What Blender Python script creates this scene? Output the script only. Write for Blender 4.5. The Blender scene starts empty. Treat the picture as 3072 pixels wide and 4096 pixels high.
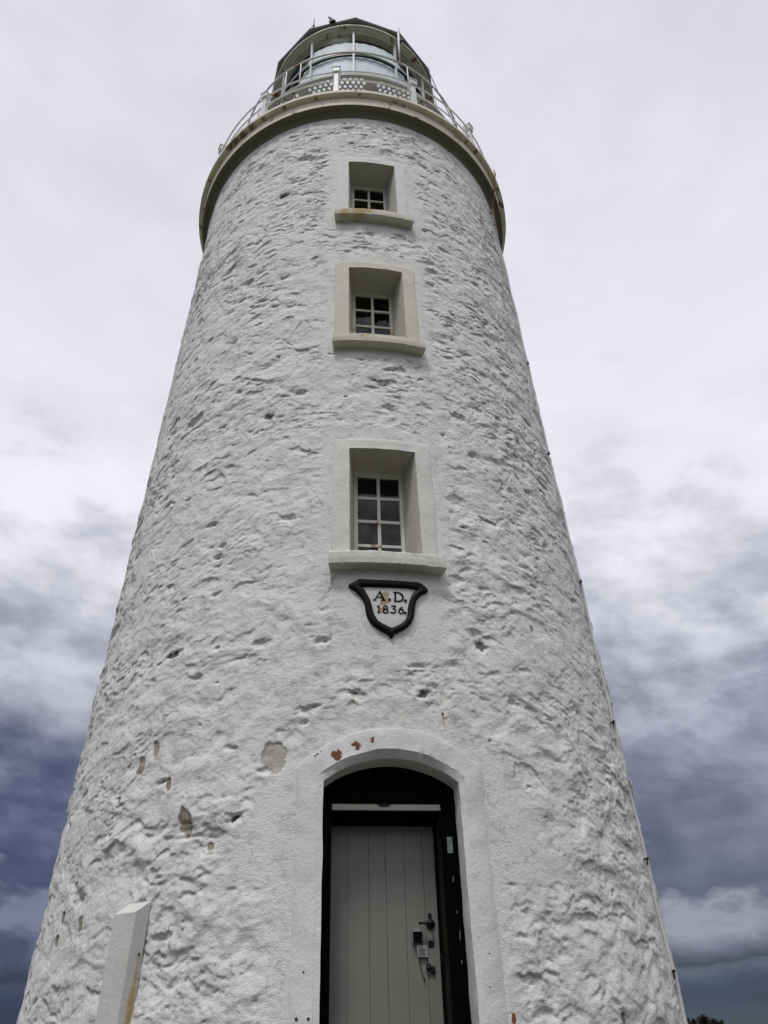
import bpy, bmesh, math, random
import numpy as np
from mathutils import Vector, Matrix
from mathutils.geometry import tessellate_polygon

sc = bpy.context.scene
COL = sc.collection
R_ = math.radians
EYE = 1.55                       # eye height above the ground at the camera

# ------------------------------------------------------------------ camera
pit, rol, yaw = R_(34.8047), R_(-1.7541), R_(2.7262)
fw = Vector((math.sin(yaw)*math.cos(pit), math.cos(yaw)*math.cos(pit), math.sin(pit)))
r0 = Vector((math.cos(yaw), -math.sin(yaw), 0)); u0 = r0.cross(fw)
rt = r0*math.cos(rol) + u0*math.sin(rol); up = -r0*math.sin(rol) + u0*math.cos(rol)
cd = bpy.data.cameras.new('camera'); cam = bpy.data.objects.new('camera', cd); COL.objects.link(cam)
cd.sensor_fit = 'VERTICAL'; cd.sensor_height = 24.0; cd.lens = 3012.27/4096*24.0
cd.clip_start = .05; cd.clip_end = 60000
m = Matrix((rt, up, -fw)).transposed().to_4x4(); m.translation = Vector((0, -9, EYE)); cam.matrix_world = m
sc.camera = cam
sc.view_settings.view_transform = 'Standard'; sc.view_settings.look = 'None'
sc.view_settings.gamma = 1; sc.view_settings.use_curve_mapping = False
sc.view_settings.exposure = 0.10

# ------------------------------------------------------------------ node helper
class N:
    def __init__(s, nt): s.nt = nt; s.n = nt.nodes; s.l = nt.links
    def new(s, t, **k):
        n = s.n.new(t)
        for a, b in k.items(): setattr(n, a, b)
        return n
    def put(s, sock, v):
        if isinstance(v, bpy.types.NodeSocket): s.l.new(v, sock)
        elif v is not None: sock.default_value = v
    def math(s, op, a, b=None, c=None, clamp=False):
        n = s.new('ShaderNodeMath', operation=op, use_clamp=clamp)
        for i, v in enumerate((a, b, c)): s.put(n.inputs[i], v)
        return n.outputs[0]
    def vmath(s, op, a, b=None):
        n = s.new('ShaderNodeVectorMath', operation=op)
        for i, v in enumerate((a, b)): s.put(n.inputs[i], v)
        return n.outputs['Value'] if op in ('LENGTH', 'DISTANCE', 'DOT_PRODUCT') else n.outputs[0]
    def noise(s, vec, scale, detail=4, rough=.55, dist=0):
        n = s.new('ShaderNodeTexNoise'); s.put(n.inputs['Vector'], vec)
        n.inputs['Scale'].default_value = scale; n.inputs['Detail'].default_value = detail
        n.inputs['Roughness'].default_value = rough; n.inputs['Distortion'].default_value = dist
        return n.outputs['Fac']
    def ramp(s, fac, stops, interp='LINEAR'):
        n = s.new('ShaderNodeValToRGB'); s.put(n.inputs[0], fac); cr = n.color_ramp; cr.interpolation = interp
        while len(cr.elements) < len(stops): cr.elements.new(.5)
        for e, (p, c) in zip(cr.elements, stops):
            e.position = p; e.color = (c, c, c, 1) if isinstance(c, (int, float)) else (*c, 1)
        return n.outputs[0]
    def smooth(s, v, a, b):
        n = s.new('ShaderNodeMapRange', interpolation_type='SMOOTHSTEP'); s.put(n.inputs[0], v)
        n.inputs[1].default_value = a; n.inputs[2].default_value = b
        return n.outputs[0]
    def mix(s, f, a, b, mode='MIX'):
        n = s.new('ShaderNodeMix', data_type='RGBA', blend_type=mode)
        s.put(n.inputs[0], f)
        for i, v in ((6, a), (7, b)):
            s.put(n.inputs[i], (*v, 1) if isinstance(v, tuple) and len(v) == 3 else v)
        return n.outputs[2]
    def bump(s, h, strength=.5, dist=.01, normal=None):
        n = s.new('ShaderNodeBump'); s.put(n.inputs['Height'], h)
        n.inputs['Strength'].default_value = strength; n.inputs['Distance'].default_value = dist
        if normal: s.put(n.inputs['Normal'], normal)
        return n.outputs[0]
    def coord(s, which='Object'): return s.new('ShaderNodeTexCoord').outputs[which]
    def attr(s, name): return s.new('ShaderNodeAttribute', attribute_name=name).outputs['Fac']

# ------------------------------------------------------------------ world: overcast cloud over a Nishita sky
SUN_EL, SUN_AZ = R_(63), R_(198)       # azimuth measured clockwise from +Y: behind the camera, to its left
w = bpy.data.worlds.new('World'); sc.world = w; w.use_nodes = True
nt = w.node_tree; nt.nodes.clear(); k = N(nt)
sky = k.new('ShaderNodeTexSky', sky_type='NISHITA', sun_disc=False); sky.sun_elevation = SUN_EL; sky.sun_rotation = SUN_AZ
bg1 = k.new('ShaderNodeBackground'); k.put(bg1.inputs[0], sky.outputs[0]); bg1.inputs[1].default_value = .08
D = k.coord('Generated'); sep = k.new('ShaderNodeSeparateXYZ'); k.put(sep.inputs[0], D)
dx, dy, dz = sep.outputs
den = k.math('ADD', k.math('MAXIMUM', dz, 0.0), .11)
cmb = k.new('ShaderNodeCombineXYZ'); k.put(cmb.inputs[0], k.math('DIVIDE', dx, den)); k.put(cmb.inputs[1], k.math('DIVIDE', dy, den)); cmb.inputs[2].default_value = 3.7
deck = cmb.outputs[0]
# low view of the banks: stretched sideways
cmb2 = k.new('ShaderNodeCombineXYZ'); k.put(cmb2.inputs[0], k.math('MULTIPLY', dx, 1.0)); k.put(cmb2.inputs[1], k.math('MULTIPLY', dy, 1.0)); k.put(cmb2.inputs[2], k.math('MULTIPLY', k.math('ADD', dz, k.math('MULTIPLY', dx, .10)), 1.9))
bank = cmb2.outputs[0]
n1 = k.noise(bank, 3.3, 7, .52, .1); n2 = k.smooth(k.noise(bank, 7.5, 7, .54, .1), .28, .72); n3 = k.noise(deck, 1.3, 7, .52, .15); n4 = k.noise(bank, 19.0, 6, .56, .1)
amp = k.ramp(dz, [(0, .010), (.05, .030), (.08, .085), (.16, .25), (.3, .37), (.6, .40)])
e = k.math('ADD', dz, k.math('MULTIPLY', k.math('SUBTRACT', k.math('ADD', k.math('ADD', k.math('MULTIPLY', n1, .40), k.math('MULTIPLY', n2, .42)), k.math('MULTIPLY', n4, .18)), .5), amp))
colr = k.ramp(e, [(0.0, (.066, .084, .100)), (.018, (.044, .060, .098)), (.036, (.038, .056, .108)), (.048, (.066, .088, .142)), (.0535, (.10, .122, .170)),
                  (.058, (.046, .053, .085)), (.074, (.115, .122, .178)), (.100, (.30, .305, .375)), (.124, (.108, .114, .168)), (.19, (.145, .150, .215)), (.24, (.20, .204, .278)),
                  (.31, (.29, .293, .375)), (.38, (.43, .432, .53)), (.46, (.62, .62, .70)), (.55, (.78, .78, .84)), (.66, (.79, .79, .855)), (.78, (.73, .73, .805)), (.95, (.72, .72, .795))])
mod = k.math('ADD', k.ramp(dz, [(.1, .58), (.5, .78)]), k.math('MULTIPLY', k.math('ADD', k.math('MULTIPLY', n3, .6), k.math('ADD', k.math('MULTIPLY', n2, .25), k.math('MULTIPLY', n4, .15))), k.ramp(dz, [(.1, .84), (.5, .44)])))
colr = k.mix(1.0, colr, mod, 'MULTIPLY')
# the bank on the left is heavier and bluer, with a pale roll of cloud in it
leftness = k.math('MULTIPLY', k.smooth(dx, -.18, -.36), k.smooth(e, .34, .16))
colr = k.mix(k.math('MULTIPLY', leftness, .8), colr, (.32, .385, .60), 'MULTIPLY')
roll = k.math('MULTIPLY', leftness, k.math('MULTIPLY', k.smooth(e, .085, .112), k.smooth(e, .15, .122)))
colr = k.mix(k.math('MULTIPLY', roll, .75), colr, (.20, .215, .32))
# unseen cloud behind the camera, on the sun's side, brightened to light the wall
colr = k.mix(k.math('MULTIPLY', k.smooth(dy, .1, -.6), k.smooth(dz, .22, .62)), colr, (.98, .98, 1.0))
bg2 = k.new('ShaderNodeBackground'); k.put(bg2.inputs[0], colr); bg2.inputs[1].default_value = 1.0
mx = k.new('ShaderNodeMixShader'); k.put(mx.inputs[0], .94); k.put(mx.inputs[1], bg1.outputs[0]); k.put(mx.inputs[2], bg2.outputs[0])
wo = k.new('ShaderNodeOutputWorld'); k.put(wo.inputs[0], mx.outputs[0])

# ------------------------------------------------------------------ sun through cloud
sd = bpy.data.lights.new('sun', 'SUN'); sd.energy = 1.5; sd.angle = R_(12); sd.color = (1.0, .98, .955)
so = bpy.data.objects.new('sun', sd); COL.objects.link(so)
sdir = Vector((math.sin(SUN_AZ)*math.cos(SUN_EL), math.cos(SUN_AZ)*math.cos(SUN_EL), math.sin(SUN_EL)))
so.rotation_euler = (-sdir).to_track_quat('-Z', 'Y').to_euler(); so.location = sdir*60

# ------------------------------------------------------------------ object helpers
def tag(o, label=None, cat=None, group=None, kind=None):
    for a, b in (('label', label), ('category', cat), ('group', group), ('kind', kind)):
        if b: o[a] = b
    return o
def empty(name, loc, label, cat, group=None):
    o = bpy.data.objects.new(name, None); COL.objects.link(o); o.location = loc; o.empty_display_size = .3
    return tag(o, label, cat, group)
def wloc(o):
    v = Vector(o.location); p = o.parent
    while p: v = v + Vector(p.location); p = p.parent
    return v
def link(name, me, mat, parent=None, smooth=False, at=None):
    """mesh given in world coordinates; 'at' puts the object's origin there"""
    o = bpy.data.objects.new(name, me); COL.objects.link(o)
    if mat: me.materials.append(mat)
    if smooth: me.polygons.foreach_set('use_smooth', np.ones(len(me.polygons), bool))
    if at is None: at = wloc(parent) if parent else Vector((0, 0, 0))
    at = Vector(at)
    me.transform(Matrix.Translation(-at))
    if parent: o.parent = parent; o.location = at - wloc(parent)
    else: o.location = at
    return o

class MB:
    def __init__(s): s.v = []; s.f = []
    def add(s, vs, fs):
        b = len(s.v); s.v += [tuple(v) for v in vs]; s.f += [tuple(b+i for i in f) for f in fs]
    def grid(s, fn, nu, nv, closed=False, flip=False):
        """fn(i/nu, j/nv)"""
        cu = nu if closed else nu+1
        vs = [fn(i/nu, j/nv) for j in range(nv+1) for i in range(cu)]
        fs = []
        for j in range(nv):
            for i in range(nu):
                a = j*cu+i; b = j*cu+(i+1) % cu; c = (j+1)*cu+(i+1) % cu; d = (j+1)*cu+i
                fs.append((a, d, c, b) if flip else (a, b, c, d))
        s.add(vs, fs)
    def box(s, o, a, b, c):
        """corner o, edge vectors a,b,c"""
        o, a, b, c = map(Vector, (o, a, b, c))
        vs = [o, o+a, o+a+b, o+b, o+c, o+a+c, o+a+b+c, o+b+c]
        fs = [(0, 3, 2, 1), (4, 5, 6, 7), (0, 1, 5, 4), (1, 2, 6, 5), (2, 3, 7, 6), (3, 0, 4, 7)]
        s.add(vs, fs)
    def tube(s, pts, r, n=8, cap=True, closed=False):
        pts = [Vector(p) for p in pts]; rs = r if isinstance(r, (list, tuple)) else [r]*len(pts)
        L = len(pts); rings = []
        for i, p in enumerate(pts):
            a = pts[(i-1) % L] if (i or closed) else p; b = pts[(i+1) % L] if (i < L-1 or closed) else p
            t = (b-a).normalized(); h = Vector((0, 0, 1)) if abs(t.z) < .9 else Vector((1, 0, 0))
            x = t.cross(h).normalized(); y = x.cross(t)
            rings.append([p+(x*math.cos(q)+y*math.sin(q))*rs[i] for q in [2*math.pi*j/n for j in range(n)]])
        fs = []
        for i in range(L if closed else L-1):
            i2 = (i+1) % L
            for j in range(n): fs.append((i*n+j, i*n+(j+1) % n, i2*n+(j+1) % n, i2*n+j))
        if cap and not closed: fs += [tuple(range(n))[::-1], tuple((L-1)*n+j for j in range(n))]
        s.add([v for q in rings for v in q], fs)
    def lathe(s, prof, n=96, a0=0., a1=2*math.pi):
        """prof: (radius, z) from inside-bottom; closed ring when full turn"""
        full = abs(a1-a0-2*math.pi) < 1e-6; c = n if full else n+1
        vs = [(R*math.sin(a0+(a1-a0)*i/n), -R*math.cos(a0+(a1-a0)*i/n), z+EYE) for (R, z) in prof for i in range(c)]
        fs = []
        for j in range(len(prof)-1):
            for i in range(n):
                fs.append((j*c+i, j*c+(i+1) % c, (j+1)*c+(i+1) % c, (j+1)*c+i))
        s.add(vs, fs)
    def mesh(s, name):
        me = bpy.data.meshes.new(name); me.from_pydata(s.v, [], s.f); me.validate(); me.update()
        return me
    def obj(s, name, mat, parent=None, smooth=False, at=None, bevel=0, jit=0, norm=True):
        me = s.mesh(name)
        if norm or bevel or jit:
            bm = bmesh.new(); bm.from_mesh(me)
            if norm: bmesh.ops.remove_doubles(bm, verts=bm.verts, dist=1e-5); bmesh.ops.recalc_face_normals(bm, faces=bm.faces)
            if bevel:
                es = [e for e in bm.edges if len(e.link_faces) == 2 and e.calc_face_angle(0) > .5]
                bmesh.ops.bevel(bm, geom=es, offset=bevel, segments=2, profile=.5, affect='EDGES')
            if jit:
                rnd = random.Random(hash(name) % 999)
                for v in bm.verts: v.co += Vector((rnd.uniform(-1, 1), rnd.uniform(-1, 1), rnd.uniform(-1, 1)))*jit
            bm.to_mesh(me); bm.free()
        return link(name, me, mat, parent, smooth, at)

# tower geometry, everything relative to the eye: cone of radius R(z)
R0, APEX = 3.11107, 86.3857
AZ0 = R_(5.75)                     # bearing of the door and windows
def Rz(z): return R0*(1-z/APEX)
def cone(s, z, off=0.):
    a = AZ0+s/Rz(z); R = Rz(z)+off
    return Vector((R*math.sin(a), -R*math.cos(a), z+EYE))
def pol(az, R, z):
    a = R_(az); return Vector((R*math.sin(a), -R*math.cos(a), z+EYE))
TT = Vector((math.cos(AZ0), math.sin(AZ0), 0)); NN = Vector((math.sin(AZ0), -math.cos(AZ0), 0)); UP = Vector((0, 0, 1))
def W(t, d, z): return TT*t + NN*d + UP*(z+EYE)

# ------------------------------------------------------------------ numpy noise
def _h(ix, iy, seed):
    n = (ix.astype(np.int64)*374761393 + iy.astype(np.int64)*668265263 + seed*974711) & 0xffffffff
    n = ((n ^ (n >> 13))*1274126177) & 0xffffffff
    n = ((n ^ (n >> 16))*2246822519) & 0xffffffff
    return (n ^ (n >> 15)) & 0xffffffff
def rnd2(ix, iy, seed): return _h(ix, iy, seed)/4294967295.0
def perlin(x, y, seed):
    ix = np.floor(x).astype(np.int64); iy = np.floor(y).astype(np.int64); fx = x-ix; fy = y-iy
    u = fx*fx*fx*(fx*(fx*6-15)+10); v = fy*fy*fy*(fy*(fy*6-15)+10)
    def g(i, j):
        a = rnd2(ix+i, iy+j, seed)*2*np.pi
        return np.cos(a)*(fx-i)+np.sin(a)*(fy-j)
    return ((g(0, 0)*(1-u)+g(1, 0)*u)*(1-v)+(g(0, 1)*(1-u)+g(1, 1)*u)*v)*1.5
def worley(x, y, seed):
    ix = np.floor(x).astype(np.int64); iy = np.floor(y).astype(np.int64)
    f1 = np.full(x.shape, 9.); f2 = np.full(x.shape, 9.); cx = np.zeros(x.shape, np.int64); cy = cx.copy(); ddx = np.zeros(x.shape); ddy = ddx.copy()
    for i in (-1, 0, 1):
        for j in (-1, 0, 1):
            px = ix+i+rnd2(ix+i, iy+j, seed)*.9+.05-x; py = iy+j+rnd2(ix+i, iy+j, seed+7)*.9+.05-y
            d = np.sqrt(px*px+py*py); c = d < f1
            f2 = np.where(c, f1, np.minimum(f2, d)); f1 = np.where(c, d, f1)
            cx = np.where(c, ix+i, cx); cy = np.where(c, iy+j, cy); ddx = np.where(c, -px, ddx); ddy = np.where(c, -py, ddy)
    return f1, f2, cx, cy, ddx, ddy
def sst(a, b, x):
    t = np.clip((x-a)/(b-a), 0, 1); return t*t*(3-2*t)

# ------------------------------------------------------------------ materials
def mat(name):
    m = bpy.data.materials.new(name); m.use_nodes = True; nt = m.node_tree
    for n in list(nt.nodes): nt.nodes.remove(n)
    k = N(nt); b = k.new('ShaderNodeBsdfPrincipled'); o = k.new('ShaderNodeOutputMaterial'); nt.links.new(b.outputs[0], o.inputs[0])
    return m, k, b
def spots(k, vec, pts):
    """soft field that is >0 inside each of the (x,y,z,r) balls"""
    f = None
    for x, y, z, r in pts:
        d = k.vmath('DISTANCE', vec, (x, y, z)); v = k.math('SUBTRACT', 1.0, k.math('DIVIDE', d, r))
        f = v if f is None else k.math('MAXIMUM', f, v)
    return f
def painted(name, base, rough=.6, var=.12, rust=0., scale=6., grime=(.30, .28, .20), gr=.25, soft=False, spotlist=None, spotcol=(.23, .085, .03), bump=.25, bd=.004, spec=.4, metal=0., off=0.):
    m, k, b = mat(name); v = k.coord('Object')
    n = k.noise(v, scale, 6, .6); n2 = k.noise(v, scale*4.3, 5, .65)
    c = k.mix(k.smooth(n, .25, .8), tuple(x*(1-var) for x in base), tuple(min(1, x*(1+var)) for x in base))
    if gr: c = k.mix(k.math('MULTIPLY', k.smooth(n2, .52, .8), gr), c, grime)
    if rust:
        c = k.mix(k.smooth(k.math('ADD', k.noise(v, scale*.7+1.3, 7, .7), k.math('MULTIPLY', n2, .25)), .78-rust*.25, .86-rust*.22), c, (.20, .075, .022))
    if spotlist:
        f = k.math('ADD', spots(k, v, spotlist), k.math('MULTIPLY', k.math('SUBTRACT', k.noise(v, 38, 4, .6), .5), 1.1))
        if soft:
            f = k.math('ADD', spots(k, v, spotlist), k.math('ADD', k.math('MULTIPLY', k.math('SUBTRACT', k.noise(v, 11, 7, .75), .5), 2.4), k.math('MULTIPLY', k.math('SUBTRACT', n2, .5), .8)))
        c = k.mix(k.math('MULTIPLY', k.smooth(f, .0, .8), .8) if soft else k.smooth(f, .12+off, .22+off), c, k.mix(n2, tuple(x*.75 for x in spotcol), tuple(x*1.3 for x in spotcol)))
    k.put(b.inputs['Base Color'], c); b.inputs['Roughness'].default_value = rough; b.inputs['Metallic'].default_value = metal
    b.inputs['Specular IOR Level'].default_value = spec
    k.put(b.inputs['Normal'], k.bump(k.math('ADD', n2, k.math('MULTIPLY', k.noise(v, scale*18, 4, .6), .5)), bump, bd))
    return m

def whitewash():
    m, k, b = mat('whitewash'); v = k.coord('Object')
    nA = k.noise(v, .55, 5, .6); nB = k.noise(v, 2.1, 6, .62, .3); nC = k.noise(v, 11, 6, .65); nD = k.noise(v, 46, 4, .6)
    c = k.mix(k.smooth(nA, .36, .64), (.79, .788, .785), (.80, .782, .745))
    c = k.mix(k.math('MULTIPLY', k.smooth(nB, .45, .72), .55), c, (.70, .708, .69))
    c = k.mix(k.math('MULTIPLY', k.smooth(nC, .52, .78), .35), c, (.60, .585, .585))
    c = k.mix(k.math('MULTIPLY', k.smooth(k.noise(v, 5.2, 7, .72, .6), .56, .74), .55), c, (.52, .505, .51))
    mg = k.new('ShaderNodeMapping'); mg.inputs['Scale'].default_value = (1, 1, 1.6); mg.inputs['Rotation'].default_value = (0, .25, 0); k.put(mg.inputs[0], v)
    c = k.mix(k.math('MULTIPLY', k.smooth(k.math('ADD', k.noise(mg.outputs[0], 8.5, 8, .68, .3), k.math('MULTIPLY', nB, .25)), .62, .80), .62), c, (.43, .415, .425))
    # flaked patches: bare stone, deep pits, rust, each with the outline stored on the mesh
    wob = k.math('MULTIPLY', k.math('SUBTRACT', k.noise(v, 26, 5, .65), .5), 1.0)
    bare = k.smooth(k.math('ADD', k.attr('bare'), wob), .02, .10)
    stone = k.ramp(k.noise(v, 17, 6, .7), [(.25, (.17, .13, .10)), (.45, (.30, .25, .19)), (.6, (.40, .36, .31)), (.75, (.33, .28, .20))])
    lightst = k.ramp(k.noise(v, 14, 6, .7), [(.3, (.42, .38, .34)), (.5, (.52, .49, .46)), (.7, (.47, .42, .34))])
    c = k.mix(bare, c, k.mix(k.smooth(k.attr('paleness'), .4, .6), stone, lightst))
    pit = k.smooth(k.math('ADD', k.attr('pit'), k.math('MULTIPLY', wob, .9)), .18, .34)
    c = k.mix(k.math('MULTIPLY', pit, .9), c, (.075, .072, .070))
    brick = k.smooth(k.math('ADD', k.attr('brick'), k.math('MULTIPLY', wob, .8)), .05, .12)
    c = k.mix(brick, c, k.mix(nC, (.17, .06, .03), (.30, .12, .06)))
    rust = k.smooth(k.math('ADD', k.attr('rust'), k.math('MULTIPLY', wob, .5)), .15, .7)
    c = k.mix(k.math('MULTIPLY', rust, .85), c, (.34, .19, .05))
    # hairline flakes in the coat
    cr = k.new('ShaderNodeTexVoronoi', feature='DISTANCE_TO_EDGE'); cr.inputs['Scale'].default_value = 2.6
    wv = k.new('ShaderNodeMapping'); wv.inputs['Scale'].default_value = (1, 1, 1.9); k.put(wv.inputs[0], k.vmath('ADD', v, k.vmath('SCALE', k.new('ShaderNodeTexNoise').outputs['Color'])))
    k.put(cr.inputs['Vector'], wv.outputs[0])
    hair = k.math('MULTIPLY', k.smooth(cr.outputs['Distance'], .006, .002), k.smooth(k.noise(v, 1.7, 3), .60, .66))
    c = k.mix(k.math('MULTIPLY', hair, .75), c, (.12, .11, .10))
    k.put(b.inputs['Base Color'], c); b.inputs['Roughness'].default_value = .82; b.inputs['Specular IOR Level'].default_value = .22
    mp = k.new('ShaderNodeMapping'); mp.inputs['Scale'].default_value = (1, 1, 1.25); k.put(mp.inputs[0], v)
    f1 = k.noise(mp.outputs[0], 26, 8, .70, .1); f2 = k.noise(mp.outputs[0], 85, 4, .65)
    hgt = k.math('ADD', k.math('MULTIPLY', f1, 1.0), k.math('MULTIPLY', f2, .5))
    hgt = k.math('SUBTRACT', hgt, k.math('MULTIPLY', bare, 1.3))
    k.put(b.inputs['Normal'], k.bump(hgt, .75, .016))
    return m

def plaster(name, base, pts=None, bricks=None, warm=(.52, .46, .36), darks=None, tan=None):
    m, k, b = mat(name); v = k.coord('Object')
    nA = k.noise(v, 1.6, 6, .6); nB = k.noise(v, 9, 6, .65); nC = k.noise(v, 40, 4, .6)
    c = k.mix(k.smooth(nA, .3, .7), tuple(x*.92 for x in base), tuple(min(1, x*1.05) for x in base))
    c = k.mix(k.math('MULTIPLY', k.smooth(k.noise(v, 3.4, 7, .7, .4), .52, .72), .30), c, tuple(x*.72 for x in base))
    c = k.mix(k.math('MULTIPLY', k.smooth(nB, .55, .75), .35), c, warm)
    if bricks:
        f = k.math('ADD', spots(k, v, bricks), k.math('MULTIPLY', k.math('SUBTRACT', k.noise(v, 30, 6, .75), .5), 2.6))
        c = k.mix(k.smooth(f, .16, .2), c, k.mix(nB, (.13, .05, .028), (.23, .095, .052)))
    if tan:
        f = k.math('ADD', spots(k, v, tan), k.math('MULTIPLY', k.math('SUBTRACT', k.noise(v, 30, 5, .7), .5), 1.5))
        c = k.mix(k.smooth(f, .1, .25), c, (.40, .31, .21))
    if pts:
        f = k.math('ADD', spots(k, v, pts), k.math('MULTIPLY', k.math('SUBTRACT', nB, .5), .9))
        c = k.mix(k.math('MULTIPLY', k.smooth(f, .0, .8), .8), c, (.42, .25, .05))
    if darks:
        f = k.math('ADD', spots(k, v, darks), k.math('MULTIPLY', k.math('SUBTRACT', k.noise(v, 60, 3, .6), .5), 1.2))
        c = k.mix(k.smooth(f, .2, .3), c, (.05, .045, .04))
    c = k.mix(k.math('MULTIPLY', k.smooth(k.noise(v, 120, 2, .5), .72, .76), .6), c, (.25, .23, .21))
    k.put(b.inputs['Base Color'], c); b.inputs['Roughness'].default_value = .8; b.inputs['Specular IOR Level'].default_value = .25
    k.put(b.inputs['Normal'], k.bump(k.math('ADD', k.math('ADD', nB, k.math('MULTIPLY', nC, .45)), k.math('MULTIPLY', k.noise(v, 22, 8, .72), .7)), .6, .012))
    return m

def glass(name, tint=(.9, .95, .95), rough=.03, gl=1.0):
    m = bpy.data.materials.new(name); m.use_nodes = True; nt = m.node_tree; nt.nodes.clear(); k = N(nt)
    tr = k.new('ShaderNodeBsdfTransparent'); tr.inputs[0].default_value = (*tint, 1)
    g = k.new('ShaderNodeBsdfGlossy'); g.inputs['Roughness'].default_value = rough; g.inputs[0].default_value = (.95, .97, 1, 1)
    k.put(g.inputs['Normal'], k.bump(k.noise(k.coord('Object'), 3.0, 2), .15, .02))
    fr = k.new('ShaderNodeFresnel'); fr.inputs[0].default_value = 1.5
    mx = k.new('ShaderNodeMixShader'); k.put(mx.inputs[0], k.math('MULTIPLY', fr.outputs[0], k.ramp(k.noise(k.coord('Object'), 3.1, 4, .6, .6), [(.35, gl*.35), (.65, gl*1.3)]))); k.put(mx.inputs[1], tr.outputs[0]); k.put(mx.inputs[2], g.outputs[0])
    o = k.new('ShaderNodeOutputMaterial'); k.put(o.inputs[0], mx.outputs[0]); return m

ZG_ = -.45
M = {}
M['wash'] = whitewash()
M['white'] = painted('white_iron_paint', (.70, .71, .71), .5, .08, .10, 9)
M['whiterust'] = painted('white_iron_paint_rusty', (.50, .50, .475), .55, .1, .42, 3.0)
M['deck'] = painted('deck_concrete_paint', (.86, .80, .665), .75, .08, .34, 2.3, spotlist=[tuple(pol(a, 2.87, 12.45)-Vector((0, 0, ZG_+EYE)))+(r,) for a, r in [(-62, .06), (-47, .09), (-44, .12), (-40, .11), (-36, .10), (-31, .06), (-23, .05), (-12, .04), (42, .05), (47, .07), (64, .05)]], spotcol=(.17, .085, .035), soft=True, bump=.4, bd=.008)
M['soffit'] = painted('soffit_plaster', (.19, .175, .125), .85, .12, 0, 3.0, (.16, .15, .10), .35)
M['roof'] = painted('roof_metal_grey', (.26, .265, .255), .5, .15, .05, 5)
M['cornice'] = painted('cornice_paint', (.60, .575, .49), .7, .14, .42, 2.6)
M['dark_iron'] = painted('dark_iron', (.010, .010, .011), .45, .2, 0, 9, gr=0, spec=.25)
M['grate'] = painted('catwalk_iron', (.27, .27, .26), .6, .15, .1, 5)
M['black_gloss'] = painted('black_gloss_paint', (.006, .006, .0065), .5, .2, 0, 12, gr=0, bump=.35, bd=.004, spec=.12)
M['letter'] = painted('black_letter_paint', (.004, .004, .004), .8, .1, 0, 30, gr=0, spec=.05)
M['green'] = painted('dark_green_paint', (.0014, .0023, .0021), .7, .35, 0, 7, (.004, .009, .008), .4, bump=.4, spec=.03)
M['door'] = painted('cream_door_paint', (.215, .213, .195), .65, .06, 0, 2.2, (.18, .17, .14), .5, bump=.15, spec=.2)
M['brown'] = painted('dark_brown_timber', (.022, .019, .014), .7, .3, 0, 5, (.05, .045, .035), .35, spec=.1)
M['pale_rail'] = painted('pale_rail_paint', (.40, .41, .34), .6, .08, 0, 8)
M['steel'] = painted('steel', (.30, .30, .30), .3, .1, 0, 20, gr=0, metal=1.0)
M['plastic'] = painted('pale_plastic', (.25, .255, .25), .5, .05, 0, 10, gr=.1)
M['grey_chip'] = painted('weathered_chip', (.17, .185, .18), .7, .1, 0, 10, gr=.1)
M['card'] = painted('white_card', (.30, .30, .30), .7, .04, 0, 10, gr=0)
M['copper'] = painted('copper_strap', (.40, .24, .12), .55, .25, .3, 6)
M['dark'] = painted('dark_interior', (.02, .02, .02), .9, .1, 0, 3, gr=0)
M['glass'] = glass('lantern_glass', (.97, .985, .99), rough=.38, gl=.08)
M['wglass'] = glass('window_glass', (.55, .6, .62), gl=.75)

# curtain: soft white cloth, mottled
m, k, b = mat('curtain_cloth'); v = k.coord('Object')
k.put(b.inputs['Base Color'], k.mix(k.smooth(k.noise(v, 1.5, 5, .6), .35, .7), (.84, .88, .93), (.92, .95, .98))); b.inputs['Roughness'].default_value = .95
b.inputs['Transmission Weight'].default_value = 0; M['curtain'] = m
M['curtain'].use_backface_culling = False

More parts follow.
